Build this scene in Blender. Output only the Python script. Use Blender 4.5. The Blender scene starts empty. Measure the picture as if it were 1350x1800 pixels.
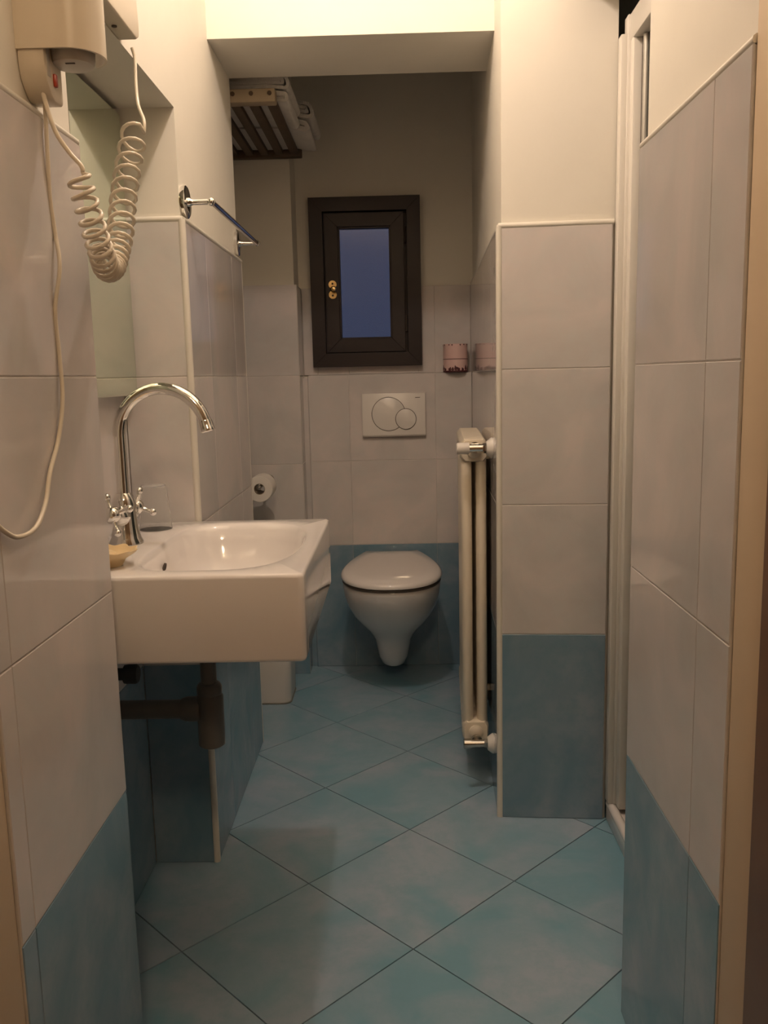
import bpy, bmesh, math, random
from mathutils import Vector, Matrix
random.seed(7)
PI = math.pi
C = bpy.context.scene.collection
S = bpy.context.scene

# ------------------------------------------------------------ camera
F_PX, PITCH, ROLL, YAW, EYE = 1530.35, 0.15454638, -0.02268485, -0.01818565, 1.157095
def cam_basis():
    cp, sp = math.cos(PITCH), math.sin(PITCH)
    f = Vector((math.sin(YAW)*cp, math.cos(YAW)*cp, -sp))
    rt = Vector((math.cos(YAW), -math.sin(YAW), 0)); up = rt.cross(f)
    c, s = math.cos(ROLL), math.sin(ROLL)
    return c*rt + s*up, c*up - s*rt, f
RT, UP, FW = cam_basis()
cd = bpy.data.cameras.new('camera'); cam = bpy.data.objects.new('camera', cd); C.objects.link(cam)
cd.sensor_fit = 'HORIZONTAL'; cd.sensor_width = 36; cd.lens = 36*F_PX/1350; cd.clip_start = 0.02
M4 = Matrix((RT, UP, -FW)).transposed().to_4x4(); M4.translation = (0, 0, EYE); cam.matrix_world = M4
S.camera = cam
def P(px, py, **k):
    """photo pixel -> point on the plane x=, y= or z="""
    v = (px-675)/F_PX*RT - (py-900)/F_PX*UP + FW
    a, val = list(k.items())[0]; i = 'xyz'.index(a); o = Vector((0, 0, EYE))
    return o + v*((val-o[i])/v[i])

# ------------------------------------------------------------ world, exposure
w = bpy.data.worlds.new('dusk'); S.world = w; w.use_nodes = True
bg = w.node_tree.nodes['Background']; bg.inputs[0].default_value = (0.19, 0.24, 0.42, 1); bg.inputs[1].default_value = 0.15
S.view_settings.view_transform = 'Standard'; S.view_settings.look = 'None'
S.view_settings.gamma = 1; S.view_settings.use_curve_mapping = False
S.view_settings.exposure = 0.46
LAMP = Vector((-0.12, 1.63, 2.42)); LAMP_R = 0.032; LAMP_STRENGTH = 385; LAMP_COL = (1.0, 0.80, 0.66)
HALL = Vector((0.1, -0.7, 2.6)); HALL_STRENGTH = 48  # fill light added in the hall, out of view

# ------------------------------------------------------------ materials
def mat(name, col, rough=.5, metal=0., noise=None, bump=0., scale=6., spec=None, coat=0., trans=0., ior=1.5, emit=None):
    m = bpy.data.materials.new(name); m.use_nodes = True; nt = m.node_tree; b = nt.nodes['Principled BSDF']
    b.inputs['Base Color'].default_value = (*col, 1); b.inputs['Roughness'].default_value = rough
    b.inputs['Metallic'].default_value = metal; b.inputs['IOR'].default_value = ior
    b.inputs['Coat Weight'].default_value = coat; b.inputs['Transmission Weight'].default_value = trans
    if spec is not None: b.inputs['Specular IOR Level'].default_value = spec
    if emit:
        b.inputs['Emission Color'].default_value = (*emit[0], 1); b.inputs['Emission Strength'].default_value = emit[1]
    if noise or bump:
        geo = nt.nodes.new('ShaderNodeNewGeometry')
        n = nt.nodes.new('ShaderNodeTexNoise'); n.inputs['Scale'].default_value = scale; n.inputs['Detail'].default_value = 6
        n.inputs['Roughness'].default_value = .6; nt.links.new(geo.outputs['Position'], n.inputs['Vector'])
        if noise:
            r = nt.nodes.new('ShaderNodeValToRGB'); e = r.color_ramp.elements
            e[0].position = .32; e[1].position = .70; e[0].color = (*col, 1); e[1].color = (*noise, 1)
            nt.links.new(n.outputs['Fac'], r.inputs['Fac']); nt.links.new(r.outputs['Color'], b.inputs['Base Color'])
        if bump:
            n2 = nt.nodes.new('ShaderNodeTexNoise'); n2.inputs['Scale'].default_value = scale*8; n2.inputs['Detail'].default_value = 3
            nt.links.new(geo.outputs['Position'], n2.inputs['Vector'])
            bp = nt.nodes.new('ShaderNodeBump'); bp.inputs['Strength'].default_value = bump; bp.inputs['Distance'].default_value = .004
            nt.links.new(n2.outputs['Fac'], bp.inputs['Height']); nt.links.new(bp.outputs['Normal'], b.inputs['Normal'])
    return m
def tile_mat(name, c0, c1, c2, rough, scale=4.5):
    """watercolour glaze: two noise layers over three tints, each tile with its own shift"""
    m = bpy.data.materials.new(name); m.use_nodes = True; nt = m.node_tree; b = nt.nodes['Principled BSDF']
    L = nt.links.new
    geo = nt.nodes.new('ShaderNodeNewGeometry'); oi = nt.nodes.new('ShaderNodeObjectInfo')
    mul = nt.nodes.new('ShaderNodeMath'); mul.operation = 'MULTIPLY'; mul.inputs[1].default_value = 37.
    L(oi.outputs['Random'], mul.inputs[0])
    ad = nt.nodes.new('ShaderNodeVectorMath'); ad.operation = 'ADD'; L(geo.outputs['Position'], ad.inputs[0]); L(mul.outputs[0], ad.inputs[1])
    n1 = nt.nodes.new('ShaderNodeTexNoise'); n1.inputs['Scale'].default_value = scale; n1.inputs['Detail'].default_value = 5; n1.inputs['Distortion'].default_value = .8
    n2 = nt.nodes.new('ShaderNodeTexNoise'); n2.inputs['Scale'].default_value = scale*5; n2.inputs['Detail'].default_value = 8; n2.inputs['Roughness'].default_value = .7
    L(ad.outputs[0], n1.inputs['Vector']); L(ad.outputs[0], n2.inputs['Vector'])
    r1 = nt.nodes.new('ShaderNodeValToRGB'); e = r1.color_ramp.elements; e[0].position = .36; e[1].position = .64; e[0].color = (*c0, 1); e[1].color = (*c1, 1)
    L(n1.outputs['Fac'], r1.inputs['Fac'])
    r2 = nt.nodes.new('ShaderNodeValToRGB'); e = r2.color_ramp.elements; e[0].position = .45; e[1].position = .75; e[0].color = (0, 0, 0, 1); e[1].color = (.55, .55, .55, 1)
    L(n2.outputs['Fac'], r2.inputs['Fac'])
    mx = nt.nodes.new('ShaderNodeMix'); mx.data_type = 'RGBA'; L(r2.outputs['Color'], mx.inputs['Factor']); L(r1.outputs['Color'], mx.inputs['A']); mx.inputs['B'].default_value = (*c2, 1)
    L(mx.outputs['Result'], b.inputs['Base Color'])
    b.inputs['Roughness'].default_value = rough; b.inputs['IOR'].default_value = 1.52
    return m
M = dict(
 paint=mat('cream_wall_paint', (.80, .76, .67), .65, noise=(.84, .80, .71), bump=.06, scale=3),
 ceil=mat('white_ceiling_paint', (.82, .80, .74), .8, noise=(.85, .83, .77), scale=3),
 white_tile=tile_mat('pale_grey_glazed_tile', (.60, .575, .56), (.72, .655, .63), (.63, .64, .62), .06),
 blue_tile=tile_mat('blue_glazed_tile', (.155, .275, .365), (.28, .36, .44), (.15, .285, .35), .08),
 floor_tile=tile_mat('teal_floor_tile', (.20, .385, .49), (.36, .45, .56), (.19, .36, .45), .33, 4.5),
 grout=mat('pale_grout', (.70, .66, .62), .9, noise=(.60, .56, .52), scale=30),
 floor_grout=mat('brownish_floor_grout', (.26, .27, .25), .9, noise=(.42, .45, .45), scale=9),
 trim=mat('ivory_trim', (.74, .70, .62), .3, noise=(.78, .74, .66), scale=8),
 ceramic=mat('white_ceramic', (.80, .76, .74), .06, noise=(.81, .77, .75), scale=2, coat=.3),
 plastic=mat('white_plastic', (.78, .74, .69), .25, noise=(.79, .75, .70), scale=5),
 cream_plastic=mat('cream_plastic', (.74, .66, .53), .3, noise=(.76, .68, .55), scale=5),
 cream_inside=mat('grey_inner_plastic', (.55, .52, .46), .4, noise=(.58, .55, .49), scale=5),
 chrome=mat('chrome', (.78, .77, .74), .07, 1., noise=(.80, .79, .76), scale=10),
 dull_chrome=mat('dull_chrome', (.45, .43, .40), .22, 1., noise=(.50, .48, .44), scale=14),
 dark_metal=mat('dark_grey_plastic', (.11, .103, .094), .38, noise=(.13, .122, .112), scale=12),
 black=mat('black_rubber', (.02, .02, .02), .6, noise=(.03, .03, .03), scale=12),
 gap=mat('dark_brown_groove', (.06, .045, .035), .8, noise=(.08, .06, .045), scale=20),  # dark fittings and gaps; under the toilet lid it paints shade
 wood=mat('dark_brown_stained_wood', (.010, .0035, .0035), .42, noise=(.016, .006, .005), scale=9, bump=.1),
 rackwood=mat('shaded_brown_rack_wood', (.075, .048, .028), .55, noise=(.11, .07, .04), scale=14),  # shade on the downward-facing slats is put into this darker brown
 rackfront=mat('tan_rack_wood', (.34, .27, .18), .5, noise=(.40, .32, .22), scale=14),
 brass=mat('brass', (.75, .53, .24), .25, 1., noise=(.80, .58, .28), scale=20),
 pane=mat('frosted_glass', (.75, .82, .95), .12, trans=.0, noise=(.78, .85, .97), scale=3),
 towel=mat('white_terry', (.70, .67, .62), .95, noise=(.78, .75, .70), bump=.8, scale=30),
 radiator=mat('ivory_radiator_enamel', (.80, .71, .57), .28, noise=(.82, .73, .59), scale=6),
 paper=mat('white_paper', (.80, .76, .70), .9, noise=(.84, .80, .74), scale=20),
 pink=mat('pink_tin', (.76, .50, .48), .4, noise=(.80, .58, .52), scale=15),
 maroon=mat('dark_red_print', (.07, .015, .018), .5, noise=(.10, .02, .025), scale=20),
 soap=mat('cream_soap_dish', (.80, .60, .32), .3, noise=(.84, .67, .40), scale=12),
 red=mat('red_switch', (.45, .05, .02), .3, noise=(.5, .07, .03), scale=30),
 jamb=mat('beige_painted_door_frame', (.70, .54, .36), .5, noise=(.73, .56, .38), scale=7),
 doorwood=mat('brown_door_wood', (.17, .085, .045), .5, noise=(.21, .11, .06), scale=9),
 shower_in=mat('grey_shower_wall', (.32, .34, .31), .3, noise=(.36, .38, .35), scale=6),
 alu=mat('white_shower_frame', (.74, .70, .63), .3, noise=(.76, .72, .65), scale=6),
 steel=mat('brushed_grey_metal', (.42, .41, .38), .35, .6, noise=(.46, .45, .41), scale=12),
 seal=mat('grey_seal', (.20, .19, .16), .4, noise=(.25, .24, .2), scale=12),
 hallwall=mat('brown_hall_wall', (.26, .19, .13), .7, noise=(.30, .22, .15), scale=4),
 hallfloor=mat('brown_hall_floor', (.22, .14, .09), .6, noise=(.28, .18, .11), scale=5),
)
def glassy(name, col, rough, wave=.02):
    m = bpy.data.materials.new(name); m.use_nodes = True; nt = m.node_tree; b = nt.nodes['Principled BSDF']
    b.inputs['Base Color'].default_value = (*col, 1); b.inputs['Roughness'].default_value = rough
    b.inputs['Transmission Weight'].default_value = 1; b.inputs['IOR'].default_value = 1.45
    n = nt.nodes.new('ShaderNodeTexNoise'); n.inputs['Scale'].default_value = 25
    bp = nt.nodes.new('ShaderNodeBump'); bp.inputs['Strength'].default_value = wave
    nt.links.new(n.outputs['Fac'], bp.inputs['Height']); nt.links.new(bp.outputs['Normal'], b.inputs['Normal'])
    return m
M['glass'] = glassy('clear_glass', (.97, .97, .96), .05)
M['glass'].node_tree.nodes['Principled BSDF'].inputs['Transmission Weight'].default_value = .90
M['glass'].node_tree.nodes['Principled BSDF'].inputs['IOR'].default_value = 1.18
M['pane'] = glassy('window_pane_glass', (.80, .87, 1.0), .14, 0.)
M['shower_glass'] = glassy('smoky_shower_glass', (.55, .60, .60), .25)
def mirror_mat():
    m = mat('mirror_silver', (.72, .80, .70), .015, 1., noise=(.73, .81, .71), scale=3); return m
M['mirror'] = mirror_mat()
M['bulb'] = mat('lamp_globe', (.9, .9, .85), .4, noise=(.92, .92, .88), emit=(LAMP_COL, LAMP_STRENGTH))
M['hallfill'] = mat('hall_fill_globe', (.9, .9, .85), .4, noise=(.92, .92, .88), emit=((1, .72, .45), HALL_STRENGTH))

# ------------------------------------------------------------ mesh helpers
class MB:
    def __init__(s): s.v = []; s.f = []
    def add(s, v, f):
        o = len(s.v); s.v += [tuple(p) for p in v]; s.f += [tuple(i+o for i in q) for q in f]; return s
    def box(s, x0, x1, y0, y1, z0, z1):
        return s.add([(x0,y0,z0),(x1,y0,z0),(x1,y1,z0),(x0,y1,z0),(x0,y0,z1),(x1,y0,z1),(x1,y1,z1),(x0,y1,z1)],
                     [(3,2,1,0),(4,5,6,7),(0,1,5,4),(1,2,6,5),(2,3,7,6),(3,0,4,7)])
    def prism(s, poly, a0, a1, axis='z'):
        """poly: counter-clockwise 2-D points; axis z: (x,y); y: (x,z); x: (y,z)"""
        n = len(poly)
        def q(p, a): return {'z': (p[0], p[1], a), 'y': (p[0], a, p[1]), 'x': (a, p[0], p[1])}[axis]
        v = [q(p, a0) for p in poly] + [q(p, a1) for p in poly]
        return s.add(v, [tuple(reversed(range(n))), tuple(range(n, 2*n))] + [(i, (i+1) % n, n+(i+1) % n, n+i) for i in range(n)])
    def rings(s, rings, cap0=True, cap1=True, closed=True):
        n = len(rings[0]); v = [p for r in rings for p in r]; f = []
        for k in range(len(rings)-1):
            for i in range(n if closed else n-1):
                j = (i+1) % n; f.append((k*n+i, k*n+j, (k+1)*n+j, (k+1)*n+i))
        if cap0: f.append(tuple(reversed(range(n))))
        if cap1: f.append(tuple((len(rings)-1)*n+i for i in range(n)))
        return s.add(v, f)
    def lathe(s, prof, origin=(0,0,0), axis=(0,0,1), n=24):
        """prof: (radius, height along axis)"""
        o = Vector(origin); a = Vector(axis).normalized(); t = Vector((1,0,0)) if abs(a.x) < .9 else Vector((0,1,0))
        u = a.cross(t).normalized(); w_ = a.cross(u)
        return s.rings([[o + a*h + (u*math.cos(2*PI*i/n) + w_*math.sin(2*PI*i/n))*max(r, 1e-4) for i in range(n)] for r, h in prof])
    def tube(s, pts, r, n=10, caps=True):
        pts = [Vector(p) for p in pts]; R = r if isinstance(r, (list, tuple)) else [r]*len(pts)
        T = [(pts[min(i+1, len(pts)-1)]-pts[max(i-1, 0)]).normalized() for i in range(len(pts))]
        t = Vector((0,0,1)) if abs(T[0].z) < .9 else Vector((1,0,0)); u = T[0].cross(t).normalized(); rings = []
        for i, p in enumerate(pts):
            u = (u - T[i]*u.dot(T[i])).normalized(); w_ = T[i].cross(u)
            rings.append([p + (u*math.cos(2*PI*k/n) + w_*math.sin(2*PI*k/n))*R[i] for k in range(n)])
        return s.rings(rings, caps, caps)
    def ball(s, c, r, n=16, m=10, sq=(1,1,1)):
        c = Vector(c); rings = []
        for k in range(m+1):
            a = PI*k/m; rr = max(math.sin(a), .002)
            rings.append([c + Vector((r*sq[0]*rr*math.cos(2*PI*i/n), r*sq[1]*rr*math.sin(2*PI*i/n), -r*sq[2]*math.cos(a))) for i in range(n)])
        return s.rings(rings)
def obj(name, mb, m, parent=None, bevel=0., seg=2, smooth=True, angle=40):
    me = bpy.data.meshes.new(name); me.from_pydata(mb.v, [], mb.f); me.materials.append(M[m])
    bm = bmesh.new(); bm.from_mesh(me); bmesh.ops.recalc_face_normals(bm, faces=bm.faces)
    if bevel:
        ed = [e for e in bm.edges if len(e.link_faces) == 2 and e.calc_face_angle(0) > .6]
        bmesh.ops.bevel(bm, geom=ed, offset=bevel, segments=seg, affect='EDGES', profile=.5, clamp_overlap=True)
    bm.to_mesh(me); bm.free()
    if smooth: me.shade_smooth()
    if smooth:
        try: me.set_sharp_from_angle(angle=math.radians(angle))
        except Exception: pass
    o = bpy.data.objects.new(name, me); C.objects.link(o)
    if parent is not None: o.parent = parent; o.matrix_parent_inverse = pinv(parent)
    return o
def pinv(p):
    m = Matrix.LocRotScale(p.location, p.rotation_euler, p.scale)
    if p.parent is not None: m = Matrix.LocRotScale(p.parent.location, p.parent.rotation_euler, p.parent.scale) @ p.matrix_parent_inverse @ m
    return m.inverted()
def thing(name, label, cat, loc, group=None):
    o = bpy.data.objects.new(name, None); C.objects.link(o); o.location = loc; o.empty_display_size = .05
    return tag(o, label, cat, group)
def tag(o, label, cat, group=None):
    o['label'] = label; o['category'] = cat
    if group: o['group'] = group
    return o
def struct(name, mb, m, label=None, bevel=0.):
    o = obj(name, mb, m, None, bevel, smooth=False); o['kind'] = 'structure'
    if label: o['label'] = label
    return o
def box(x0, x1, y0, y1, z0, z1): return MB().box(x0, x1, y0, y1, z0, z1)
def ccw(poly):
    a = sum(poly[i][0]*poly[(i+1) % len(poly)][1]-poly[(i+1) % len(poly)][0]*poly[i][1] for i in range(len(poly)))
    return poly if a > 0 else poly[::-1]
def smooth_path(pts, n):
    """Catmull-Rom through pts"""
    pts = [Vector(p) for p in pts]; q = [2*pts[0]-pts[1]] + pts + [2*pts[-1]-pts[-2]]; out = []
    for i in range(len(pts)-1):
        a, b, c, d = q[i:i+4]
        for k in range(n):
            t = k/n; out.append(.5*((2*b)+(c-a)*t+(2*a-5*b+4*c-d)*t*t+(3*b-a-3*c+d)*t**3))
    return out + [pts[-1]]
# ------------------------------------------------------------ tiles
TG = .0016; TV = .0006; TT = .009     # joint width, tile thickness
_tm = {}
def tile_mesh(w_, h, m):
    k = (round(w_, 4), round(h, 4), m)
    if k not in _tm:
        bm = bmesh.new(); bmesh.ops.create_cube(bm, size=1)
        for v in bm.verts: v.co = Vector((v.co.x*w_, (v.co.y-.5)*TT, v.co.z*h))
        ed = [e for e in bm.edges if all(v.co.y > -TT*.5 for v in e.verts)]
        bmesh.ops.bevel(bm, geom=ed, offset=.0012, segments=1, affect='EDGES')
        bmesh.ops.recalc_face_normals(bm, faces=bm.faces)
        me = bpy.data.meshes.new('tile'); bm.to_mesh(me); bm.free(); me.materials.append(M[m]); _tm[k] = me
    return _tm[k]
def tiles(parent, p0, p1, joints, rows, zs=(0, .5, .8333, 1.1667, 1.5), inset0=0., inset1=0.):
    """tile a straight wall face from p0 to p1 (x, y); the room lies to the LEFT of p0->p1. joints: distances along it"""
    p0 = Vector((*p0, 0)); p1 = Vector((*p1, 0)); u = (p1-p0).normalized(); L = (p1-p0).length; nrm = Vector((-u.y, u.x, 0))
    ang = math.atan2(u.y, u.x)
    cuts = [inset0] + [j for j in joints if inset0+.01 < j < L-inset1-.01] + [L-inset1]
    for r in rows:
        z0, z1 = zs[r], zs[r+1]
        for a, b in zip(cuts, cuts[1:]):
            o = bpy.data.objects.new('tile', tile_mesh(b-a-TV, z1-z0-TG, 'blue_tile' if z1 <= .51 else 'white_tile'))
            C.objects.link(o); o.parent = parent
            o.location = p0 + u*(a+b)/2 + Vector((0, 0, (z0+z1)/2)); o.rotation_euler = (0, 0, ang)
    # the bed of grout that shows in the joints
    za, zb = zs[rows[0]], zs[rows[-1]+1]
    p0, p1 = p0+u*max(inset0-.001, 0), p1-u*max(inset1-.001, 0)
    q = [p0+nrm*-.0014, p1+nrm*-.0014, p1-nrm*(TT+.004), p0-nrm*(TT+.004)]
    obj('grout_bed', MB().prism(ccw([(v.x, v.y) for v in q]), za+.001, zb-.001), 'grout', parent, smooth=False)
def bar(parent, name, a, b, r=.006, m='trim'):
    return obj(name, MB().tube([a, b], r, 10), m, parent)

# ------------------------------------------------------------ setting: floor
CEIL = 2.80
floor = struct('floor', box(-.80, 1.45, .85, 3.72, -.10, -.006), 'floor_grout', 'teal ceramic floor laid diagonally')
def clip(poly, ax, lim, keep_less):
    out = []
    for i in range(len(poly)):
        a, b = poly[i], poly[(i+1) % len(poly)]; ia = (a[ax] <= lim) == keep_less; ib = (b[ax] <= lim) == keep_less
        if ia: out.append(a)
        if ia != ib:
            t = (lim-a[ax])/(b[ax]-a[ax]); out.append((a[0]+t*(b[0]-a[0]), a[1]+t*(b[1]-a[1])))
    return out
HD = .2375          # half diagonal of a floor tile with its joint
for i in range(-5, 8):
    for j in range(-5, 12):
        if (i+j) % 2 == 0: continue
        cx, cy = .010+i*HD, 1.620+j*HD
        h = HD-.0019
        pl = [(cx-h, cy), (cx, cy-h), (cx+h, cy), (cx, cy+h)]
        for ax, lim, less in ((0, -.74, False), (0, .62, True), (1, .93, False), (1, 3.45, True)):
            if pl: pl = clip(pl, ax, lim, less)
        if len(pl) < 3: continue
        ar = abs(sum(pl[k][0]*pl[(k+1) % len(pl)][1]-pl[(k+1) % len(pl)][0]*pl[k][1] for k in range(len(pl))))/2
        if ar < .0015 or cx-h > .56 and cy > 2.2 or (cx-h*.4 > .36 and cy > 2.4): continue
        obj('tile', MB().prism(ccw(pl), -.006, 0), 'floor_tile', floor, smooth=False)
hall = struct('floor_hall', box(-1.3, 1.3, -1.7, .85, -.10, -.004), 'hallfloor', 'brown hall floor outside the doorway')
struct('ceiling', box(-.80, 1.45, .85, 3.72, CEIL, CEIL+.1), 'ceil', 'white ceiling')
struct('ceiling_hall', box(-1.3, 1.3, -1.7, .85, CEIL, CEIL+.1), 'ceil', 'white hall ceiling')

# ------------------------------------------------------------ setting: left side
XL, XN = -.455, -.608
wl = struct('wall_left', MB().box(-.90, XL-.010, .93, 1.319, 0, CEIL).box(-.90, XN-.010, 1.319, 1.963, 0, CEIL)
            .box(XN-.010, XL-.010, 1.319, 1.963, 1.735, CEIL), 'paint', 'cream left wall with tiled base and mirror niche')
tiles(wl, (XL, 1.329), (XL, .93), [.361], [0, 1, 2, 3])
tiles(wl, (XN, 1.953), (XN, 1.329), [.333], [0, 1, 2, 3])
bar(wl, 'cap_trim', (XL-.005, .93, 1.503), (XL-.005, 1.327, 1.503), .0055)
wc = struct('wall_left_column', box(-.90, XL-.010, 1.963, 2.658, 0, CEIL), 'paint', 'cream column with tiled base carrying the towel bar')
tiles(wc, (XL, 1.953), (XN, 1.953), [], [0, 1, 2, 3], inset0=.010)
tiles(wc, (XL, 2.668), (XL, 1.953), [.168, .503], [0, 1, 2, 3], inset0=.008, inset1=.010)
bar(wc, 'corner_trim', (XL-.006, 1.959, 0), (XL-.006, 1.959, 1.503), .0085)
bar(wc, 'corner_trim', (XL-.006, 2.662, 0), (XL-.006, 2.662, 1.503), .007)
bar(wc, 'cap_trim', (XN, 1.958, 1.504), (XL-.004, 1.958, 1.504), .007)
bar(wc, 'cap_trim', (XL-.005, 1.955, 1.504), (XL-.005, 2.664, 1.504), .007)
# ---- toilet alcove
wa = struct('wall_left_alcove', MB().box(-.90, -.76, 2.658, 3.47, 0, CEIL).box(-.76, -.375, 3.314, 3.47, 0, CEIL), 'paint', 'cream wall pier beside the window with pale tiles below')
tiles(wa, (-.365, 3.304), (-.76, 3.304), [.355], [0, 1, 2, 3])
tiles(wa, (-.365, 3.46), (-.365, 3.304), [], [0, 1, 2, 3], inset1=.0095)
WX0, WX1, WZ0, WZ1 = -.290, .068, 1.230, 1.798      # window opening
wb = struct('wall_back', MB().box(-.76, WX0, 3.47, 3.70, 0, CEIL).box(WX1, .40, 3.47, 3.70, 0, CEIL)
            .box(WX0, WX1, 3.47, 3.70, 0, WZ0).box(WX0, WX1, 3.47, 3.70, WZ1, CEIL), 'paint', 'cream back wall around the little window')
tiles(wb, (.290, 3.46), (.085, 3.46), [.140], [0], zs=(1.1667, 1.5))
tiles(wb, (.085, 3.46), (-.31, 3.46), [.272], [0], zs=(1.1667, 1.225))
tiles(wb, (-.31, 3.46), (-.364, 3.46), [], [0], zs=(1.1667, 1.5))
# boxed-in cistern
wbx = struct('wall_cistern_box', box(-.366, .30, 3.399, 3.459, 0, 1.157), 'grout', 'tiled cistern boxing behind the toilet')
tiles(wbx, (.287, 3.389), (-.345, 3.389), [.141, .474], [0, 1, 2], inset1=.004)
bar(wbx, 'corner_trim', (-.341, 3.393, 0), (-.341, 3.393, .499), .0045, 'blue_tile')
bar(wbx, 'corner_trim', (-.341, 3.393, .499), (-.341, 3.393, 1.163), .0045, 'white_tile')
obj('edge_tile', box(-.3645, -.3440, 3.396, 3.3995, 0, .4992), 'blue_tile', wbx, smooth=False)
obj('edge_tile', box(-.3645, -.3440, 3.396, 3.3995, .5008, 1.157), 'white_tile', wbx, smooth=False)
bar(wbx, 'cap_trim', (-.340, 3.394, 1.162), (.287, 3.394, 1.162), .005, 'white_tile')
obj('cap_tile', box(-.337, .287, 3.394, 3.4595, 1.157, 1.1667), 'white_tile', wbx, .001, smooth=False)

# ------------------------------------------------------------ setting: right side
PR0, PR1, PB = Vector((.518, 2.133)), Vector((.244, 2.153)), Vector((.290, 3.46))
wr = struct('wall_right_pillar', MB().prism(ccw([(.256, 2.163), (.522, 2.143), (.522, 2.32), (1.40, 2.32), (1.40, 3.70), (.308, 3.70)]), 0, CEIL),
            'paint', 'cream pier between toilet and shower with tiled base')
tiles(wr, tuple(PR0), tuple(PR1), [], [0, 1, 2, 3], inset0=.004, inset1=.010)
tiles(wr, tuple(PR1), tuple(PB), [.20, .533, .866, 1.2], [0, 1, 2, 3], inset0=.010)
bar(wr, 'corner_trim', (.2505, 2.1585, 0), (.2505, 2.1585, 1.503), .0085)
bar(wr, 'cap_trim', (.248, 2.158, 1.504), (.518, 2.139, 1.504), .0075)
bar(wr, 'cap_trim', (.2505, 2.160, 1.504), (.2955, 3.458, 1.504), .006)
wn = struct('wall_right', MB().box(.396, .53, .93, 1.428, 0, CEIL).box(.53, 1.40, .93, 1.40, 0, CEIL).box(.396, .53, 1.428, 2.15, 2.055, CEIL)
            .box(1.40, 1.50, .93, 3.70, 0, CEIL), 'paint', 'cream right wall with tiled base beside the shower')
tiles(wn, (.386, .998), (.386, 1.438), [.112], [0, 1, 2, 3])
obj('end_face_tiling', MB().box(.3865, .53, 1.428, 1.4375, 0, 1.5), 'white_tile', wn, .001, smooth=False)
bar(wn, 'cap_trim', (.391, .998, 1.503), (.391, 1.436, 1.503), .006)
struct('wall_lintel', box(XL-.010, .30, 2.36, 2.655, 2.012, CEIL), 'paint', 'cream lintel over the passage to the toilet')
obj('shower_lining', MB().box(.523, 1.39, 2.303, 2.319, .0, CEIL).box(1.385, 1.399, 1.41, 2.30, 0, CEIL).box(.55, 1.39, 1.401, 1.415, 0, CEIL), 'shower_in', wr, smooth=False)
# ---- doorway in front
dj = bpy.data.objects.new('door_1', None); C.objects.link(dj); dj['kind'] = 'structure'; dj.location = (0, .9, 0); dj['label'] = 'beige painted door frame around the doorway'
obj('jamb', box(.389, .46, .912, .997, 0, 2.12), 'jamb', dj, .003)
obj('jamb', box(-.53, -.458, .84, .929, 0, 2.12), 'jamb', dj, .003)
obj('door_stop', box(.384, .46, .72, .911, 0, 2.12), 'doorwood', dj, .003)
obj('door_stop', box(-.53, -.470, .72, .839, 0, 2.12), 'doorwood', dj, .003)
obj('head', box(-.53, .46, .74, .929, 2.12, 2.18), 'jamb', dj, .003)
struct('wall_front', MB().box(.46, 1.4, .72, .929, 0, CEIL).box(-1.3, -.53, .72, .929, 0, CEIL).box(-.53, .46, .72, .929, 2.18, CEIL), 'paint', 'cream wall around the doorway')
struct('wall_hall', MB().box(-1.4, -1.3, -1.8, .93, 0, CEIL).box(1.3, 1.4, -1.8, .72, 0, CEIL).box(-1.4, 1.4, -1.9, -1.7, 0, CEIL), 'hallwall', 'brown papered hall walls behind the doorway')

# ------------------------------------------------------------ lamps
lm = thing('ceiling_lamp', 'small warm globe lamp hanging from the white ceiling above the washbasin', 'lamp', (LAMP.x, LAMP.y, CEIL))
obj('ceiling_plate', MB().lathe([(.0, 0), (.05, 0), (.05, -.012), (.03, -.022), (0, -.022)], (LAMP.x, LAMP.y, CEIL)), 'plastic', lm)
obj('stem', MB().tube([(LAMP.x, LAMP.y, CEIL-.015), (LAMP.x, LAMP.y, LAMP.z+LAMP_R)], .006), 'chrome', lm)
obj('globe', MB().ball(LAMP, LAMP_R, 24, 14), 'bulb', lm)
hl = thing('hall_fill_lamp', 'added fill globe on the ceiling of the hall outside the doorway', 'lamp', (HALL.x, HALL.y, CEIL))  # unseen lamp, added to lift the shadows from the hall side
obj('ceiling_plate', MB().lathe([(.0, 0), (.06, 0), (.06, -.02), (.03, -.03), (0, -.03)], (HALL.x, HALL.y, CEIL)), 'plastic', hl)
obj('stem', MB().tube([(HALL.x, HALL.y, CEIL-.02), (HALL.x, HALL.y, HALL.z+.09)], .008), 'chrome', hl)
obj('globe', MB().ball(HALL, .10, 20, 12), 'hallfill', hl)

# ------------------------------------------------------------ window
wi = bpy.data.objects.new('window_1', None); C.objects.link(wi); wi.location = (-.11, 3.46, 1.2); wi['kind'] = 'structure'
wi['label'] = 'small dark brown wooden window with one frosted pane'
def frame(x0, x1, z0, z1, w_, y0, y1, m, parent, name, bev=.003):
    """four mitred members"""
    o = [(x0, z0), (x1, z0), (x1, z1), (x0, z1)]; i_ = [(x0+w_, z0+w_), (x1-w_, z0+w_), (x1-w_, z1-w_), (x0+w_, z1-w_)]
    for k in range(4):
        l = (k+1) % 4
        obj(name, MB().prism([o[k], o[l], i_[l], i_[k]], y0, y1, 'y'), m, parent, bev, 2, smooth=False)
frame(-.324, .099, 1.197, 1.830, .052, 3.425, 3.470, 'wood', wi, 'casing', .0008)
frame(-.292, .070, 1.229, 1.799, .026, 3.455, 3.60, 'wood', wi, 'lining', .001)
frame(-.266, .036, 1.252, 1.772, .050, 3.432, 3.475, 'wood', wi, 'sash', .001)
frame(-.217, -.013, 1.301, 1.723, .008, 3.440, 3.470, 'wood', wi, 'glazing_bead', .002)
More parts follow.
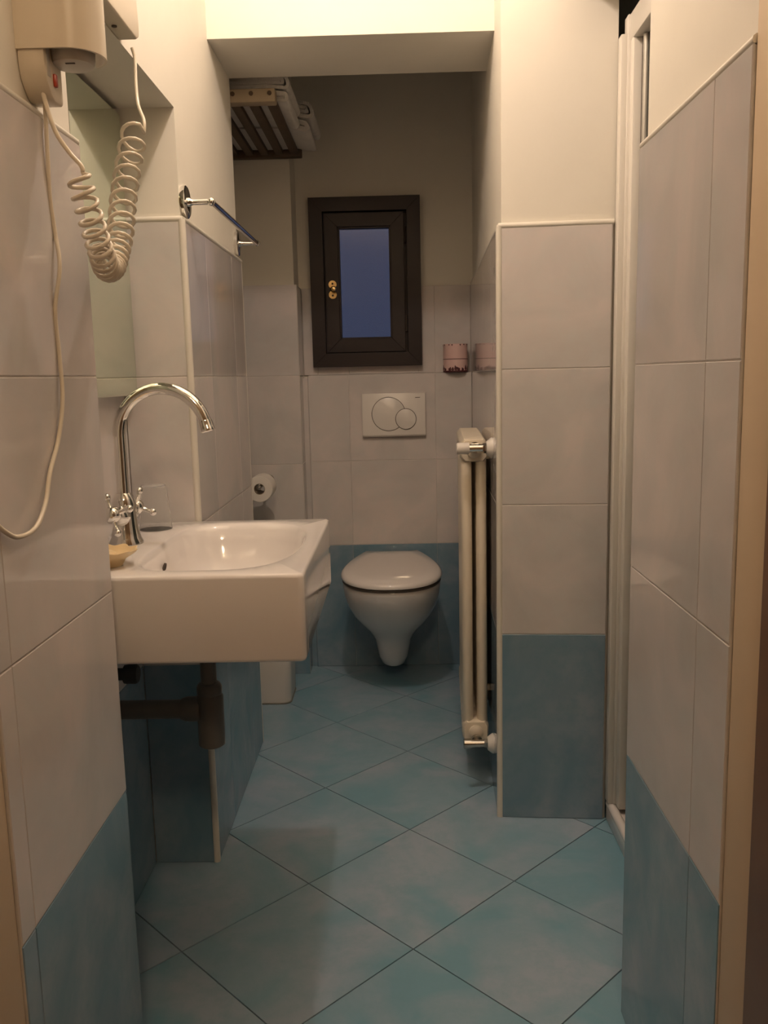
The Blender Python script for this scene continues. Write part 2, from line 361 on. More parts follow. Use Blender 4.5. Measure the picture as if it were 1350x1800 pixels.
obj('rebate', MB().box(.030, .070, 3.462, 3.478, 1.229, 1.80).box(-.292, -.262, 3.462, 3.478, 1.229, 1.80).box(-.262, .030, 3.462, 3.478, 1.229, 1.256).box(-.262, .030, 3.462, 3.478, 1.768, 1.80), 'wood', wi, smooth=False)
for zz in (1.33, 1.66): obj('hinge', MB().tube([(.040, 3.452, zz), (.040, 3.452, zz+.06)], .006, 10), 'gap', wi)
obj('pane', box(-.214, -.016, 3.452, 3.458, 1.304, 1.720), 'pane', wi, smooth=False)
hd = obj('handle', MB().lathe([(.0, 0), (.006, 0), (.006, -.012), (.011, -.016), (.012, -.024), (.008, -.031), (0, -.033)], (-.236, 3.432, 1.490), (0, 1, 0), 16), 'brass', wi)
obj('handle_plate', MB().lathe([(0, 0), (.0155, 0), (.0155, -.003), (0, -.003)], (-.240, 3.432, 1.509), (0, 1, 0), 16).lathe([(0, 0), (.0155, 0), (.0155, -.003), (0, -.003)], (-.240, 3.432, 1.471), (0, 1, 0), 16)
    .box(-.248, -.232, 3.4293, 3.432, 1.476, 1.504), 'brass', hd)
for zz in (1.512, 1.468): obj('screw', MB().lathe([(0, 0), (.004, 0), (.004, -.001), (0, -.001)], (-.240, 3.429, zz), (0, 1, 0), 10), 'gap', hd)

# ------------------------------------------------------------ washbasin
SX0, SX1, SY0, SY1, SZ0, SZ1 = XN+.001, -.159, 1.384, 1.944, .692, .842
def rrect(x0, x1, y0, y1, r, per=14, arc=6):
    pts = []
    cs = [(x1-r, y0+r, -90), (x1-r, y1-r, 0), (x0+r, y1-r, 90), (x0+r, y0+r, 180)]
    for k, (cx, cy, a0) in enumerate(cs):
        for i in range(arc+1):
            a = math.radians(a0+90*i/arc); pts.append((cx+r*math.cos(a), cy+r*math.sin(a)))
        nx = cs[(k+1) % 4]; a = math.radians(a0+90)
        p = (cx+r*math.cos(a), cy+r*math.sin(a)); q = (nx[0]+r*math.cos(math.radians(nx[2])), nx[1]+r*math.sin(math.radians(nx[2])))
        for i in range(1, per): pts.append((p[0]+(q[0]-p[0])*i/per, p[1]+(q[1]-p[1])*i/per))
    return pts
sk = thing('washbasin', 'white square ceramic washbasin hung in the mirror niche', 'washbasin', ((SX0+SX1)/2, (SY0+SY1)/2, SZ0))
BX, BY = -.318, 1.665
def bowl_r(th):
    """bowl rim as distance from its centre: flat towards the tap, round elsewhere"""
    c, s = math.cos(th), math.sin(th)
    a = .128 if c > 0 else .150; b = .232; e = 3.2 if c > 0 else 4.5
    if c > 0: e = 2.6
    return 1/((abs(c/a)**e + abs(s/b)**e)**(1/e))
def basin():
    mb = MB(); rg = []
    def ring(inset, z, r=.012): return [Vector((x, y, z)) for x, y in rrect(SX0+inset, SX1-inset, SY0+inset, SY1-inset, max(r-inset, .002))]
    rg.append(ring(.05, SZ0+.02)); rg.append(ring(.03, SZ0)); rg.append(ring(.006, SZ0)); rg.append(ring(.0018, SZ0+.002)); rg.append(ring(0, SZ0+.007))
    rg.append(ring(0, SZ1-.007)); rg.append(ring(.0018, SZ1-.002)); rg.append(ring(.006, SZ1))
    base = ring(.006, SZ1); th = [math.atan2(p.y-BY, p.x-BX) for p in base]
    rad = [bowl_r(t) for t in th]
    for sc, z in ((1.035, SZ1), (1.012, SZ1-.0012), (.99, SZ1-.005), (.965, SZ1-.013), (.93, SZ1-.035), (.88, SZ1-.07), (.80, SZ1-.10), (.66, SZ1-.122), (.45, SZ1-.132), (.2, SZ1-.136), (.05, SZ1-.137)):
        rg.append([Vector((BX+rad[i]*sc*math.cos(t), BY+rad[i]*sc*math.sin(t), z)) for i, t in enumerate(th)])
    return mb.rings(rg)
obj('basin', basin(), 'ceramic', sk, angle=60)
obj('overflow_hole', MB().lathe([(0, 0), (.010, 0), (.010, -.003), (0, -.003)], (BX-.139, BY-.03, SZ1-.040), (-1, 0, .25), 16), 'gap', sk)
obj('drain', MB().lathe([(0, 0), (.03, 0), (.03, .004), (.022, .006), (0, .004)], (BX, BY, SZ1-.139), (0, 0, 1), 20), 'chrome', sk)

# ---- mixer tap
TX, TY = -.541, 1.685
tp = thing('mixer_tap', 'chrome swan-neck mixer tap with two cross handles on the washbasin', 'tap', (TX, TY, SZ1))
obj('body', MB().lathe([(0, 0), (.033, 0), (.033, .004), (.029, .012), (.026, .025), (.0235, .045), (.0225, .065), (.0235, .080), (.020, .092), (.0145, .101), (0, .101)], (TX, TY, SZ1), n=28), 'chrome', tp)
RA, ZC = .088, SZ1+.214
arc = [(TX, TY, SZ1+.09), (TX, TY, ZC-.08), (TX, TY, ZC-.03)] + [(TX+RA-RA*math.cos(math.radians(a)), TY-.02*(1-math.cos(math.radians(a)))*.5, ZC+RA*math.sin(math.radians(a))) for a in range(0, 172, 6)]
sp = obj('spout', MB().tube(arc, .0118, 16), 'chrome', tp)
e1 = Vector(arc[-1]); ed_ = (e1-Vector(arc[-2])).normalized()
obj('aerator', MB().lathe([(0, -.008), (.0125, -.008), (.0135, -.004), (.0135, .006), (.0145, .008), (.0145, .013), (.011, .015), (0, .012)], e1, ed_, 18), 'chrome', sp)
for s_ in (-1, 1):
    ax = Vector((.10*s_, s_*.9, .22)).normalized(); o_ = Vector((TX, TY, SZ1+.052))
    h = obj('handle', MB().lathe([(0, .012), (.018, .012), (.019, .022), (.0165, .032), (.011, .037), (.0105, .044), (.0155, .049), (.017, .060), (.013, .069), (.007, .073), (0, .074)], o_, ax, 18), 'chrome', tp)
    t1 = ax.cross(Vector((0, 0, 1))).normalized(); t2 = ax.cross(t1); hc = o_+ax*.058
    for k in range(4):
        a = math.radians(20+90*k); d = t1*math.cos(a)+t2*math.sin(a)
        obj('handle_arm', MB().tube([hc+d*.008, hc+d*.019, hc+d*.027, hc+d*.033], [.0070, .0044, .0044, .006], 10).ball(hc+d*.036, .0078, 12, 8), 'chrome', h)
# ---- tumbler, soap dish
gx, gy = -.527, 1.845
gl = obj('tumbler', MB().lathe([(.0345, 0), (.0355, .001), (.034, .02), (.0275, .090), (.0255, .096), (0, .097), (0, .094), (.0245, .093), (.0325, .02), (.034, 0)], (gx, gy, SZ1+.0005), n=32), 'glass')
tag(gl, 'clear drinking tumbler standing upside down behind the chrome tap', 'tumbler')
sd = thing('soap_dish', 'cream scalloped soap dish on the near corner of the washbasin', 'soap dish', (-.520, 1.475, SZ1))
def scallop(r, z, amp): return [Vector((-.520+(r+amp*math.cos(11*t))*math.cos(t), 1.475+.8*(r+amp*math.cos(11*t))*math.sin(t), z+amp*.5*math.cos(11*t))) for t in [2*PI*i/88 for i in range(88)]]
z0 = SZ1+.0005
obj('dish', MB().rings([scallop(.03, z0, 0), scallop(.036, z0, 0), scallop(.042, z0+.012, .001), scallop(.058, z0+.022, .0025), scallop(.063, z0+.028, .003), scallop(.061, z0+.028, .003), scallop(.052, z0+.020, .002), scallop(.036, z0+.012, .001), scallop(.01, z0+.009, 0)]), 'soap', sd)
obj('soap_bar', MB().ball((-.520, 1.475, z0+.019), .028, 18, 8, (1, .7, .35)), 'soap', sd)
# ---- drain trap
qx, qy = -.378, 1.62
tr = thing('bottle_trap', 'dark grey bottle trap with wall pipe under the washbasin', 'drain trap', (qx, qy, .44))
obj('tail_pipe', MB().tube([(qx, qy, SZ0), (qx, qy, .56)], .0155, 20), 'dark_metal', tr)
obj('top_nut', MB().lathe([(0, 0), (.0235, 0), (.0245, .004), (.0245, .016), (.021, .022), (.016, .024), (0, .024)], (qx, qy, .552)), 'dark_metal', tr)
obj('trap_body', MB().lathe([(0, 0), (.022, 0), (.0255, .003), (.0262, .08), (.0262, .101), (.023, .107), (0, .107)], (qx, qy, .447), n=28), 'dark_metal', tr)
obj('wall_pipe', MB().tube([(qx, qy, .522), (XN+.001, qy, .522)], .0185, 20), 'dark_metal', tr)
obj('pipe_nut', MB().lathe([(0, .018), (.024, .018), (.0245, .024), (.0245, .044), (.021, .056), (0, .056)], (qx, qy, .522), (-1, 0, 0)), 'dark_metal', tr)
obj('wall_rosette', MB().lathe([(0, 0), (.034, 0), (.034, .004), (.022, .014), (0, .014)], (XN, qy, .522), (1, 0, 0)), 'dark_metal', tr)
av = thing('angle_valve', 'small black angle valve on the wall under the washbasin', 'valve', (XN, 1.60, .602))
obj('body', MB().tube([(XN, 1.60, .602), (XN+.080, 1.60, .602)], .012, 12).tube([(XN+.045, 1.60, .602), (XN+.045, 1.60, SZ0-.001)], .007, 10), 'black', av)
obj('knob', MB().lathe([(0, 0), (.018, 0), (.019, .006), (.019, .022), (.016, .026), (0, .026)], (XN+.073, 1.60, .602), (1, 0, 0), 12), 'black', av)
obj('rosette', MB().lathe([(0, 0), (.026, 0), (.024, .006), (.012, .009), (0, .009)], (XN, 1.60, .602), (1, 0, 0)), 'dull_chrome', av)

# ------------------------------------------------------------ mirror
mr = thing('wall_mirror', 'frameless mirror in the left niche above the washbasin', 'mirror', (XN, 1.64, 1.132))
obj('backing', box(XN, XN+.022, 1.332, 1.952, 1.132, 1.715), 'shower_in', mr, smooth=False)
obj('glass', MB().box(XN+.022, XN+.030, 1.332, 1.9515, 1.128, 1.722), 'mirror', mr, .004, 1, smooth=False)

# ------------------------------------------------------------ hair dryer
XP = XL-.010
hdz = thing('hair_dryer', 'cream wall-mounted hair dryer with coiled cord beside the mirror', 'hair dryer', (XP, 1.15, 1.515))
def ribbon(path, t):
    L_, R_ = [], []
    for i, p in enumerate(path):
        a = Vector(path[max(i-1, 0)]); b = Vector(path[min(i+1, len(path)-1)]); d = (b-a).normalized(); n_ = Vector((-d.y, d.x))
        L_.append(tuple(Vector(p)+n_*t/2)); R_.append(tuple(Vector(p)-n_*t/2))
    return ccw(L_+R_[::-1])
SY = 1.150; rr = .040; cxs = -.408
pth = [(XP, SY), (XP+.03, SY)] + [(cxs+rr*math.cos(math.radians(a)), SY+rr+rr*math.sin(math.radians(a))) for a in range(-90, 66, 8)]
mb = MB(); pr = ribbon(pth, .0035); n_ = len(pth)
# the shell as a strip so that it stays watertight though not convex
L_, R_ = pr[:n_], pr[n_:][::-1]
def strip(mb, A, B, z0, z1):
    n = len(A); v = []
    for p, q in zip(A, B): v += [(p[0], p[1], z0), (q[0], q[1], z0), (q[0], q[1], z1), (p[0], p[1], z1)]
    f = [(0, 1, 2, 3), (4*n-1, 4*n-2, 4*n-3, 4*n-4)]
    for i in range(n-1):
        for k in range(4): f.append((4*i+k, 4*i+4+k, 4*i+4+(k+1) % 4, 4*i+(k+1) % 4))
    return mb.add(v, f)
obj('holder_shell', strip(MB(), L_, R_, 1.569, 1.86), 'cream_plastic', hdz)
obj('shell_top', MB().prism(ccw(L_ if abs(L_[-1][0]-cxs) > abs(R_[-1][0]-cxs) else R_), 1.858, 1.862), 'cream_plastic', hdz)
bd = obj('wall_body', MB().prism([(1.151, 1.70), (1.151, 1.555), (1.156, 1.535), (1.170, 1.520), (1.180, 1.515), (1.205, 1.515), (1.209, 1.520), (1.209, 1.70)][::-1], XP, XP+.034, 'x'), 'cream_plastic', hdz, .003)
obj('switch', box(XP+.033, XP+.038, 1.176, 1.184, 1.532, 1.548), 'red', bd, .002)
obj('switch_recess', box(XP+.0335, XP+.0348, 1.158, 1.168, 1.54, 1.575), 'cream_inside', bd, .0005)
nz = obj('nozzle', MB().lathe([(0, 0), (.022, 0), (.026, .002), (.028, .01), (.030, .05), (.031, .29), (0, .29)], (cxs-.002, SY+.044, 1.560), n=28), 'cream_inside', hdz)
obj('nozzle_slot', box(cxs-.006, cxs+.006, SY+.026, SY+.029, 1.5592, 1.561), 'gap', nz)
bs = obj('base_unit', MB().prism([(1.22, 1.740), (1.225, 1.736), (1.590, 1.736), (1.605, 1.744), (1.608, 1.765), (1.58, 1.99), (1.22, 1.99)], XP, XP+.032, 'x'), 'cream_plastic', hdz, .008, 4)
for yy in (1.43, 1.53): obj('screw', MB().lathe([(0, 0), (.0045, 0), (.0045, -.002), (0, -.002)], (XP+.012, yy, 1.7365), (0, 0, 1), 12), 'gap', bs)
# coiled cord: spine points, straight leads, then the helix
lead_l = [P(74, 150, y=1.172), P(80, 180, y=1.168), P(98, 232, y=1.16), P(122, 268, y=1.155), P(143, 292, y=1.15), P(146, 308, y=1.15)]
lead_r = [P(232, 84, y=1.568), P(237, 104, y=1.568), P(239, 150, y=1.55), P(243, 185, y=1.53), P(253, 212, y=1.50), P(253, 238, y=1.49)]
spine = smooth_path([P(139, 312, y=1.15), P(148, 345, y=1.155), P(160, 385, y=1.17), P(172, 425, y=1.19), P(181, 452, y=1.21), P(188, 471, y=1.24), P(197, 468, y=1.28), P(205, 440, y=1.31), P(212, 405, y=1.34), P(217, 350, y=1.39), P(225, 295, y=1.44), P(233, 250, y=1.47), P(238, 232, y=1.485)], 30)
N = len(spine); turns_at = [0, 1.4, 3.2, 5.3, 7.3, 10.2, 13.7, 16.7, 19.0, 21.8, 24.4, 26.2, 26.9]
helix = []; u = None
prev = None
for i in range(N-1):
    f0 = i/30; k = min(int(f0), len(turns_at)-2)
    for sub in range(4):
        g = f0-k+sub/120; ph = 2*PI*(turns_at[k]+(turns_at[k+1]-turns_at[k])*g)
        c_ = spine[i].lerp(spine[i+1], sub/4); T = (spine[i+1]-spine[i]).normalized()
        if u is None: u = T.cross(Vector((0, 1, 0))).normalized()
        u = (u-T*u.dot(T)).normalized(); w_ = T.cross(u)
        if prev is None or abs(ph-prev) > .42:
            helix.append(c_+(u*math.cos(ph)+w_*math.sin(ph))*(.0140+.006*i/N)); prev = ph
full = smooth_path(lead_l, 5)[:-1] + helix + smooth_path(lead_r[::-1], 5)[1:]
obj('coiled_cord', MB().tube(full, .0029, 8), 'cream_plastic', hdz, angle=80)
pc = smooth_path([P(76, 155, y=1.185), P(80, 200, y=1.19), P(84, 280, y=1.19), P(88, 350, y=1.195), P(97, 410, y=1.20), P(105, 470, y=1.19), P(97, 545, y=1.18), P(104, 620, y=1.18), P(110, 700, y=1.17), P(103, 770, y=1.15), P(88, 830, y=1.11), P(80, 885, y=1.08), P(62, 928, y=1.04), P(32, 944, y=1.0), P(8, 934, y=.97), P(-14, 912, y=.95), P(-40, 870, y=.935)], 8)
obj('power_cord', MB().tube(pc, .0029, 8), 'cream_plastic', hdz, angle=80)

# ------------------------------------------------------------ towel bar
tb = thing('towel_bar', 'chrome towel bar with round wall plates on the left column', 'towel bar', (XP, 2.31, 1.50))
for yy, zz in ((1.996, 1.546), (2.632, 1.550)):
    r_ = obj('wall_plate', MB().lathe([(0, 0), (.034, 0), (.035, .003), (.035, .010), (.032, .012), (.012, .012), (0, .012)], (XP, yy, zz), (1, 0, 0), 32), 'chrome', tb)
    obj('post', MB().lathe([(0, .010), (.010, .010), (.010, .016), (.0075, .020), (.0065, .024), (.0065, .060), (0, .060)], (XP, yy, zz), (1, 0, 0), 16), 'chrome', tb)
    obj('end_ball', MB().ball((-.402, yy, zz), .0095, 14, 10), 'chrome', tb)
obj('rail', MB().tube([(-.402, 1.996, 1.546), (-.402, 2.632, 1.550)], .0068, 16), 'chrome', tb)

# ------------------------------------------------------------ toilet
TCX, TBY = -.034, 3.389
tl = thing('toilet', 'white wall-hung toilet with closed lid below the flush plate', 'toilet', (TCX, TBY, .07))
def outline(w_, yf, yb, wb_, n=40, peak=.42, e=2.25):
    """egg outline: round front at yf, widest part, straight sides to width wb_ at yb"""
    pts = []; ym = yf+(yb-yf)*peak
    for i in range(n+1):
        a = PI*i/n; c, s = math.cos(a), math.sin(a)
        pts.append((w_*math.copysign(abs(c)**(2/e), c), ym-(ym-yf)*abs(s)**(2/e)))
    m_ = 12
    for i in range(1, m_+1):
        t = i/m_; pts.append((-(w_+(wb_-w_)*(t**1.7)), ym+(yb-ym)*t))
    for i in range(m_, 0, -1):
        t = i/m_; pts.append((w_+(wb_-w_)*(t**1.7), ym+(yb-ym)*t))
    return pts[::-1]
def lift(pts, z, dz=0.): return [Vector((TCX+x, y, z+dz*(y-2.9))) for x, y in pts]
lv = [(.062, .020, 3.22, .01), (.064, .034, 3.185, .02), (.077, .049, 3.16, .035), (.105, .058, 3.135, .05), (.15, .065, 3.11, .07), (.185, .073, 3.09, .085), (.21, .086, 3.065, .10), (.235, .102, 3.035, .115), (.265, .127, 3.0, .125), (.30, .148, 2.962, .132), (.34, .164, 2.928, .136), (.38, .174, 2.903, .138), (.41, .177, 2.893, .138), (.425, .177, 2.891, .138), (.428, .172, 2.896, .136)]
obj('bowl', MB().rings([lift(outline(a, yf, TBY-.0005, b), z) for z, a, yf, b in lv]), 'ceramic', tl, angle=70)
def slab(ins, z, dz): return lift(outline(.183-ins, 2.880+ins, 3.372-ins, .112-ins), z, dz)
st = obj('lid_gap_shade', MB().rings([slab(.008, .428, .03), slab(.004, .430, .03), slab(.004, .437, .03), slab(.010, .438, .03)]), 'gap', tl)  # dark ring: shade of the gap under the lid, put into colour
obj('lid', MB().rings([slab(.006, .438, .045), slab(.001, .440, .045), slab(0, .446, .045), slab(.003, .453, .045), slab(.012, .459, .045), slab(.05, .464, .045), slab(.10, .466, .045)]), 'ceramic', tl, angle=60)
for s_ in (-.07, .07): obj('hinge', MB().lathe([(0, 0), (.012, 0), (.012, .03), (0, .03)], (TCX+s_, 3.365, .428), n=14), 'chrome', tl)
# flush plate
fp = thing('flush_plate', 'white flush plate with a large and a small round button', 'flush plate', (-.015, TBY, .925))
obj('plate', MB().prism([(3.389, .926), (3.372, .926), (3.366, .933), (3.374, 1.092), (3.389, 1.092)][::-1], -.137, .107, 'x'), 'plastic', fp, .002)
nrm_ = Vector((0, -1, .05)).normalized()
def disc(name, cx, cz, r, d, m, parent):
    yy = 3.366+(cz-.933)/(1.092-.933)*.008
    return obj(name, MB().lathe([(0, -.002), (r, -.002), (r, d), (r-.0015, d+.0008), (0, d+.0008)], (cx, yy, cz), nrm_, 48), m, parent)
disc('button_gap', -.035, 1.013, .0655, .0004, 'gap', fp); disc('large_button', -.035, 1.013, .0635, .0016, 'plastic', fp)
disc('button_gap', .031, .993, .0405, .0027, 'gap', fp); disc('small_button', .031, .993, .0385, .0036, 'plastic', fp)
obj('print_mark', box(.068, .087, 3.3722, 3.3730, 1.0735, 1.0755), 'gap', fp, smooth=False)

# ------------------------------------------------------------ pink tin on the cistern box
kx, ky, kz, kr, kh = .226, 3.405, 1.1672, .0465, .106
pk = thing('pink_tin', 'pink round tin with a dark red leaf pattern on the tiled ledge', 'tin', (kx, ky, kz))
obj('body', MB().lathe([(0, 0), (kr-.001, 0), (kr, .001), (kr, kh-.001), (kr-.001, kh), (0, kh)], (kx, ky, kz), n=40), 'pink', pk)
obj('seam_band', MB().lathe([(0, 0), (kr+.0006, 0), (kr+.0006, .0022), (0, .0022)], (kx, ky, kz+.048), n=40), 'maroon', pk)
obj('foot_band', MB().lathe([(0, 0), (kr+.0006, 0), (kr+.0006, .006), (0, .006)], (kx, ky, kz), n=40), 'maroon', pk)
def leaf(a, z, ln, tilt, wd=.004):
    """a leaf wrapped on the tin"""
    pts = []
    for t, s_ in ((0, 0), (.35, 1), (1, 0), (.35, -1)):
        da = (ln*t*math.sin(tilt)+s_*wd*math.cos(tilt))/kr; dz = ln*t*math.cos(tilt)-s_*wd*math.sin(tilt)
        pts.append((a+da, z+dz))
    f = [(kx+(kr+.0007)*math.cos(q), ky+(kr+.0007)*math.sin(q), zz) for q, zz in pts] + [(kx+(kr-.001)*math.cos(q), ky+(kr-.001)*math.sin(q), zz) for q, zz in pts]
    return MB().add(f, [(0, 1, 2, 3), (7, 6, 5, 4), (0, 4, 5, 1), (1, 5, 6, 2), (2, 6, 7, 3), (3, 7, 4, 0)])
for k in range(20):
    a = 2*PI*k/20
    obj('leaf', leaf(a, kz+.004, random.uniform(.014, .028), random.uniform(-.8, .8), .0065), 'maroon', pk, smooth=False)
for k in range(14):
    obj('leaf', leaf(2*PI*k/14+random.uniform(-.1, .1), kz+kh-.001, random.uniform(.004, .008), PI+random.uniform(-.8, .8), .003), 'maroon', pk, smooth=False)

# ------------------------------------------------------------ radiator
rd = thing('radiator', 'ivory two-column radiator on the right wall beside the toilet', 'radiator', (.202, 2.62, .12))
RXA, RXB, RZ0, RZ1 = .184, .224, .125, .985
def section(yc):
    mb = MB()
    for xc in (RXA, RXB):
        prof = [Vector((xc, yc, RZ0+.03)), Vector((xc, yc, RZ1-.03))]
        # flattened column
        ring = lambda z, k: [Vector((xc+.0152*k*math.cos(t), yc+.024*k*math.sin(t), z)) for t in [2*PI*i/16 for i in range(16)]]
        mb.rings([ring(RZ0+.02, .8), ring(RZ0+.035, 1), ring(RZ1-.035, 1), ring(RZ1-.02, .8)])
    def hub(z0, z1, zc): 
        a = RXA-.0165; b = RXB+.0165
        pl = [(a, z0+.012), (a+.010, z0), (b-.010, z0), (b, z0+.012), (b, z1-.012), (b-.010, z1), (a+.010, z1), (a, z1-.012)]
        ins = [(x+(.204-x)*.12, z+(zc-z)*.12) for x, z in pl]
        mb.rings([[Vector((x, yc-.0285, z)) for x, z in ins], [Vector((x, yc-.020, z)) for x, z in pl], [Vector((x, yc+.020, z)) for x, z in pl], [Vector((x, yc+.0285, z)) for x, z in ins]])
    hub(RZ1-.062, RZ1, RZ1-.03); hub(RZ0, RZ0+.062, RZ0+.03)
    return mb
s0 = obj('section', section(2.375), 'radiator', rd)
for k in range(1, 9):
    o = s0.copy(); C.objects.link(o); o.location = (s0.location.x+.0030*k, .0572*k, 0); o.parent = rd; o.matrix_parent_inverse = s0.matrix_parent_inverse.copy()
for z_ in (RZ1-.031, RZ0+.031): obj('end_bushing', MB().lathe([(0, 0), (.020, 0), (.020, .010), (.012, .016), (0, .016)], (.204, 2.349, z_), (0, -1, 0), 18), 'radiator', rd)
# upper valve with hand wheel, lower lockshield
def valve(z, knob):
    y_ = 2.300
    v = obj('valve', MB().tube([(.185, y_, z), (.232, y_, z)], .0108, 16).tube([(.204, y_, z), (.204, 2.345, z)], .0095, 14), 'chrome' if knob else 'dull_chrome', rd)
    obj('union_nut', MB().lathe([(0, 0), (.0135, 0), (.0135, .014), (0, .014)], (.222, y_, z), (1, 0, 0), 6), 'chrome' if knob else 'dull_chrome', v)
    obj('union_ring', MB().lathe([(0, 0), (.0145, 0), (.0155, .004), (.0145, .012), (0, .012)], (.204, 2.318, z), (0, 1, 0), 18), 'chrome' if knob else 'dull_chrome', v)
    obj('wall_rosette', MB().lathe([(0, 0), (.028, 0), (.028, .004), (.018, .017), (.010, .017), (0, .017)], (.2488, y_, z), (-1, 0, 0), 20), 'plastic', v)
    if knob: obj('hand_wheel', MB().lathe([(0, 0), (.0135, 0), (.0155, .003), (.0152, .032), (.013, .034), (0, .034)], (.187, y_, z), (-1, 0, 0), 20), 'plastic', v)
    else: obj('cap', MB().lathe([(0, 0), (.014, 0), (.014, .020), (.012, .022), (0, .022)], (.187, y_, z), (-1, 0, 0), 16), 'dull_chrome', v)
valve(.964, True); valve(.141, False)
for z_ in (.93, .25):
    for y_ in (2.45, 2.85): obj('wall_bracket', box(.225, .2440+(y_-2.153)*.0352, y_-.008, y_+.008, z_-.008, z_+.008), 'radiator', rd, .002)

# ------------------------------------------------------------ towel rack and towels
RZ = 1.945
rk = thing('towel_rack', 'brown slatted towel rack high up between column and window pier', 'rack', (-.55, 3.0, RZ))
fr = obj('front_rail', box(-.76, -.335, 2.659, 2.700, RZ+.002, RZ+.040), 'rackfront', rk, .004)
obj('rear_rail', box(-.76, -.326, 3.270, 3.303, RZ-.004, RZ+.034), 'rackwood', rk, .004)
for k in range(8):
    x_ = -.351-k*.0535
    obj('slat', box(x_-.014, x_+.014, 2.700, 3.272, RZ+.004, RZ+.020), 'rackwood', rk, .002)
for k in range(7):
    x_ = -.351-k*.0535
    obj('slat_plug', MB().lathe([(0, 0), (.0065, 0), (.0065, -.0015), (0, -.0015)], (x_, 2.659, RZ+.026), (0, 1, 0), 12), 'rackwood', fr)
def fold(x0, x1, y0, y1, z0, layers, t, seed, droop=0.):
    """a folded towel: nested U-turns of thick cloth, the folds at x1"""
    rnd = random.Random(seed); mb = MB(); H = layers*2*t
    for k in range(layers):
        rz = H/2-k*t-t/2; zc = z0+H/2; xr = x1-H/2-k*.004
        path = [(x0+.01*k, zc-rz)] + [(x0+(xr-x0)*i/8, zc-rz) for i in range(1, 8)]
        path += [(xr+rz*math.cos(a), zc+rz*math.sin(a)) for a in [math.radians(-90+180*i/10) for i in range(11)]]
        path += [(xr+(x0-xr)*i/8, zc+rz) for i in range(1, 9)]
        n = len(path); rings = []
        for j in range(11):
            y = y0+(y1-y0)*j/10; sh = .93 if j in (0, 10) else 1.0; A, B = [], []
            wob = [.0012*math.sin(7*y+i*.8+seed) for i in range(n)]
            for i in range(n):
                a = Vector(path[max(i-1, 0)]); b = Vector(path[min(i+1, n-1)]); d = (b-a).normalized(); q = Vector((-d.y, d.x))
                p = Vector(path[i]); xd = max(x1-.07, -.332); dr = -droop*max(0, p.x-xd)/(x1-xd)
                yy = y+(.004*math.sin(i*.9+seed) if j in (0, 10) else 0)
                A.append(Vector((p.x+q.x*(t*.47*sh)+wob[i], yy, p.y+q.y*(t*.47*sh)+wob[i]+dr))); B.append(Vector((p.x-q.x*(t*.47*sh)+wob[i], yy, p.y-q.y*(t*.47*sh)+wob[i]+dr)))
            rings.append(A+B[::-1])
        mb.rings(rings)
    return mb
tz = RZ+.0205
for args, lab in (((-.70, -.300, 2.705, 2.985, tz, 1, .015, 1, .014), 'thin white folded towel lying at the bottom front of the slatted rack'),
                  ((-.68, -.297, 2.703, 2.985, tz+.032, 2, .0115, 2, .014), 'thick white folded towel on top at the front of the slatted rack'),
                  ((-.70, -.268, 3.000, 3.265, tz, 1, .018, 3, .018), 'white folded towel at the bottom rear of the slatted rack'),
                  ((-.68, -.252, 2.997, 3.268, tz+.038, 2, .0135, 4, .018), 'white folded towel on top at the rear of the slatted rack')):
    tag(obj('folded_towel', fold(*args), 'towel', None, angle=70), lab, 'towel', 'white towels on the slatted rack')

# ------------------------------------------------------------ toilet roll, bin
rc = P(456, 860, y=3.07)
tr2 = thing('toilet_roll', 'white toilet paper roll behind the tiled column', 'toilet roll', (rc.x, 3.12, rc.z-.05))
def tube_roll(o, y0, y1, r0, r1, n=36):
    rg = []
    for r, y in ((r0, y0), (r1-.002, y0), (r1, y0+.002), (r1, y1-.002), (r1-.002, y1), (r0, y1), (r0, y0)):
        rg.append([Vector((o.x+r*math.cos(2*PI*i/n), y, o.z+r*math.sin(2*PI*i/n))) for i in range(n)])
    return MB().rings(rg, False, False)
obj('paper', tube_roll(rc, 3.07, 3.17, .020, .047), 'paper', tr2)
obj('cardboard_core', tube_roll(rc, 3.0705, 3.1695, .0185, .0202), 'rackfront', tr2)
hb = thing('roll_holder', 'chrome toilet roll holder fixed to the window pier', 'roll holder', (rc.x, 3.304, rc.z))
obj('arm', MB().tube([(rc.x, 3.304, rc.z+.006), (rc.x, 3.063, rc.z+.006)], .006, 12).ball((rc.x, 3.063, rc.z+.006), .0085), 'dull_chrome', hb)
obj('wall_plate', MB().lathe([(0, 0), (.022, 0), (.022, .006), (0, .008)], (rc.x, 3.304, rc.z+.006), (0, -1, 0), 20), 'chrome', hb)
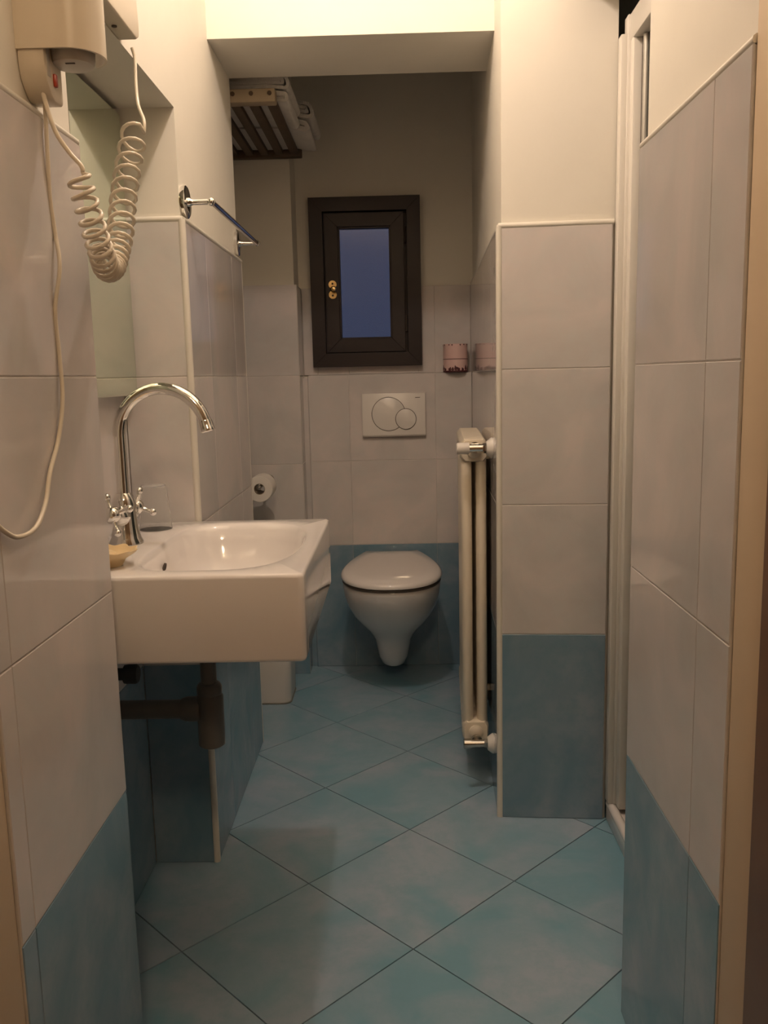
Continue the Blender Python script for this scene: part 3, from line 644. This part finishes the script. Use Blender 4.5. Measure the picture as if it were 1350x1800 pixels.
bn = thing('waste_bin', 'white rounded plastic waste bin on the teal floor behind the column', 'bin', (-.50, 3.07, 0))
def brr(ins, z): return [Vector((x, y, z)) for x, y in rrect(-.600+ins, -.398-ins, 2.975+ins, 3.165-ins, .030, 4, 6)]
obj('body', MB().rings([brr(.012, .0005), brr(.008, .004), brr(.006, .02), brr(0, .26), brr(.003, .262)]), 'plastic', bn)
obj('base_rim', MB().rings([brr(.005, .0003), brr(.004, .004), brr(.007, .005)]), 'seal', bn)
obj('lid', MB().rings([brr(-.002, .262), brr(-.002, .272), brr(.004, .282), brr(.03, .290)]), 'plastic', bn)

# ------------------------------------------------------------ shower
sh = thing('shower_enclosure', 'white framed shower enclosure with smoky glass door on the right', 'shower', (.56, 1.8, .06))
TZ = .058
obj('wall_profile', box(.519, .535, 2.104, 2.1325, TZ, 1.905), 'alu', sh, .003)
obj('outer_post', box(.533, .556, 2.100, 2.1325, TZ, 1.945), 'alu', sh, .003)
obj('corner_post', box(.538, .575, 2.070, 2.100, TZ, 1.925), 'alu', sh, .005)
obj('top_rail', box(.536, .578, 1.442, 2.100, 1.885, 1.945), 'alu', sh, .006)
obj('bottom_rail', box(.560, .575, 1.442, 2.050, TZ+.001, TZ+.034), 'alu', sh, .004)
obj('near_post', box(.540, .575, 1.442, 1.475, TZ, 1.925), 'alu', sh, .005)
dr = obj('glass_door', box(.563, .569, 1.478, 2.052, TZ+.036, 1.884), 'shower_glass', sh, smooth=False)
obj('seal_strip', MB().tube([(.560, 2.064, TZ+.036), (.560, 2.064, 1.884)], .0045, 12), 'gap', dr)
obj('door_stile', MB().tube([(.562, 2.050, TZ+.036), (.562, 2.050, 1.884)], .0085, 12), 'steel', dr)
ty = thing('shower_tray', 'white ceramic shower tray with rounded kerb on the teal floor', 'shower tray', (.9, 1.86, 0))
obj('tray', MB().box(.522, 1.383, 1.442, 2.1315, .0005, .046), 'ceramic', ty, .004)
obj('kerb', MB().tube([(.533, 1.442, .046), (.533, 2.131, .046)], .012, 14), 'ceramic', ty)
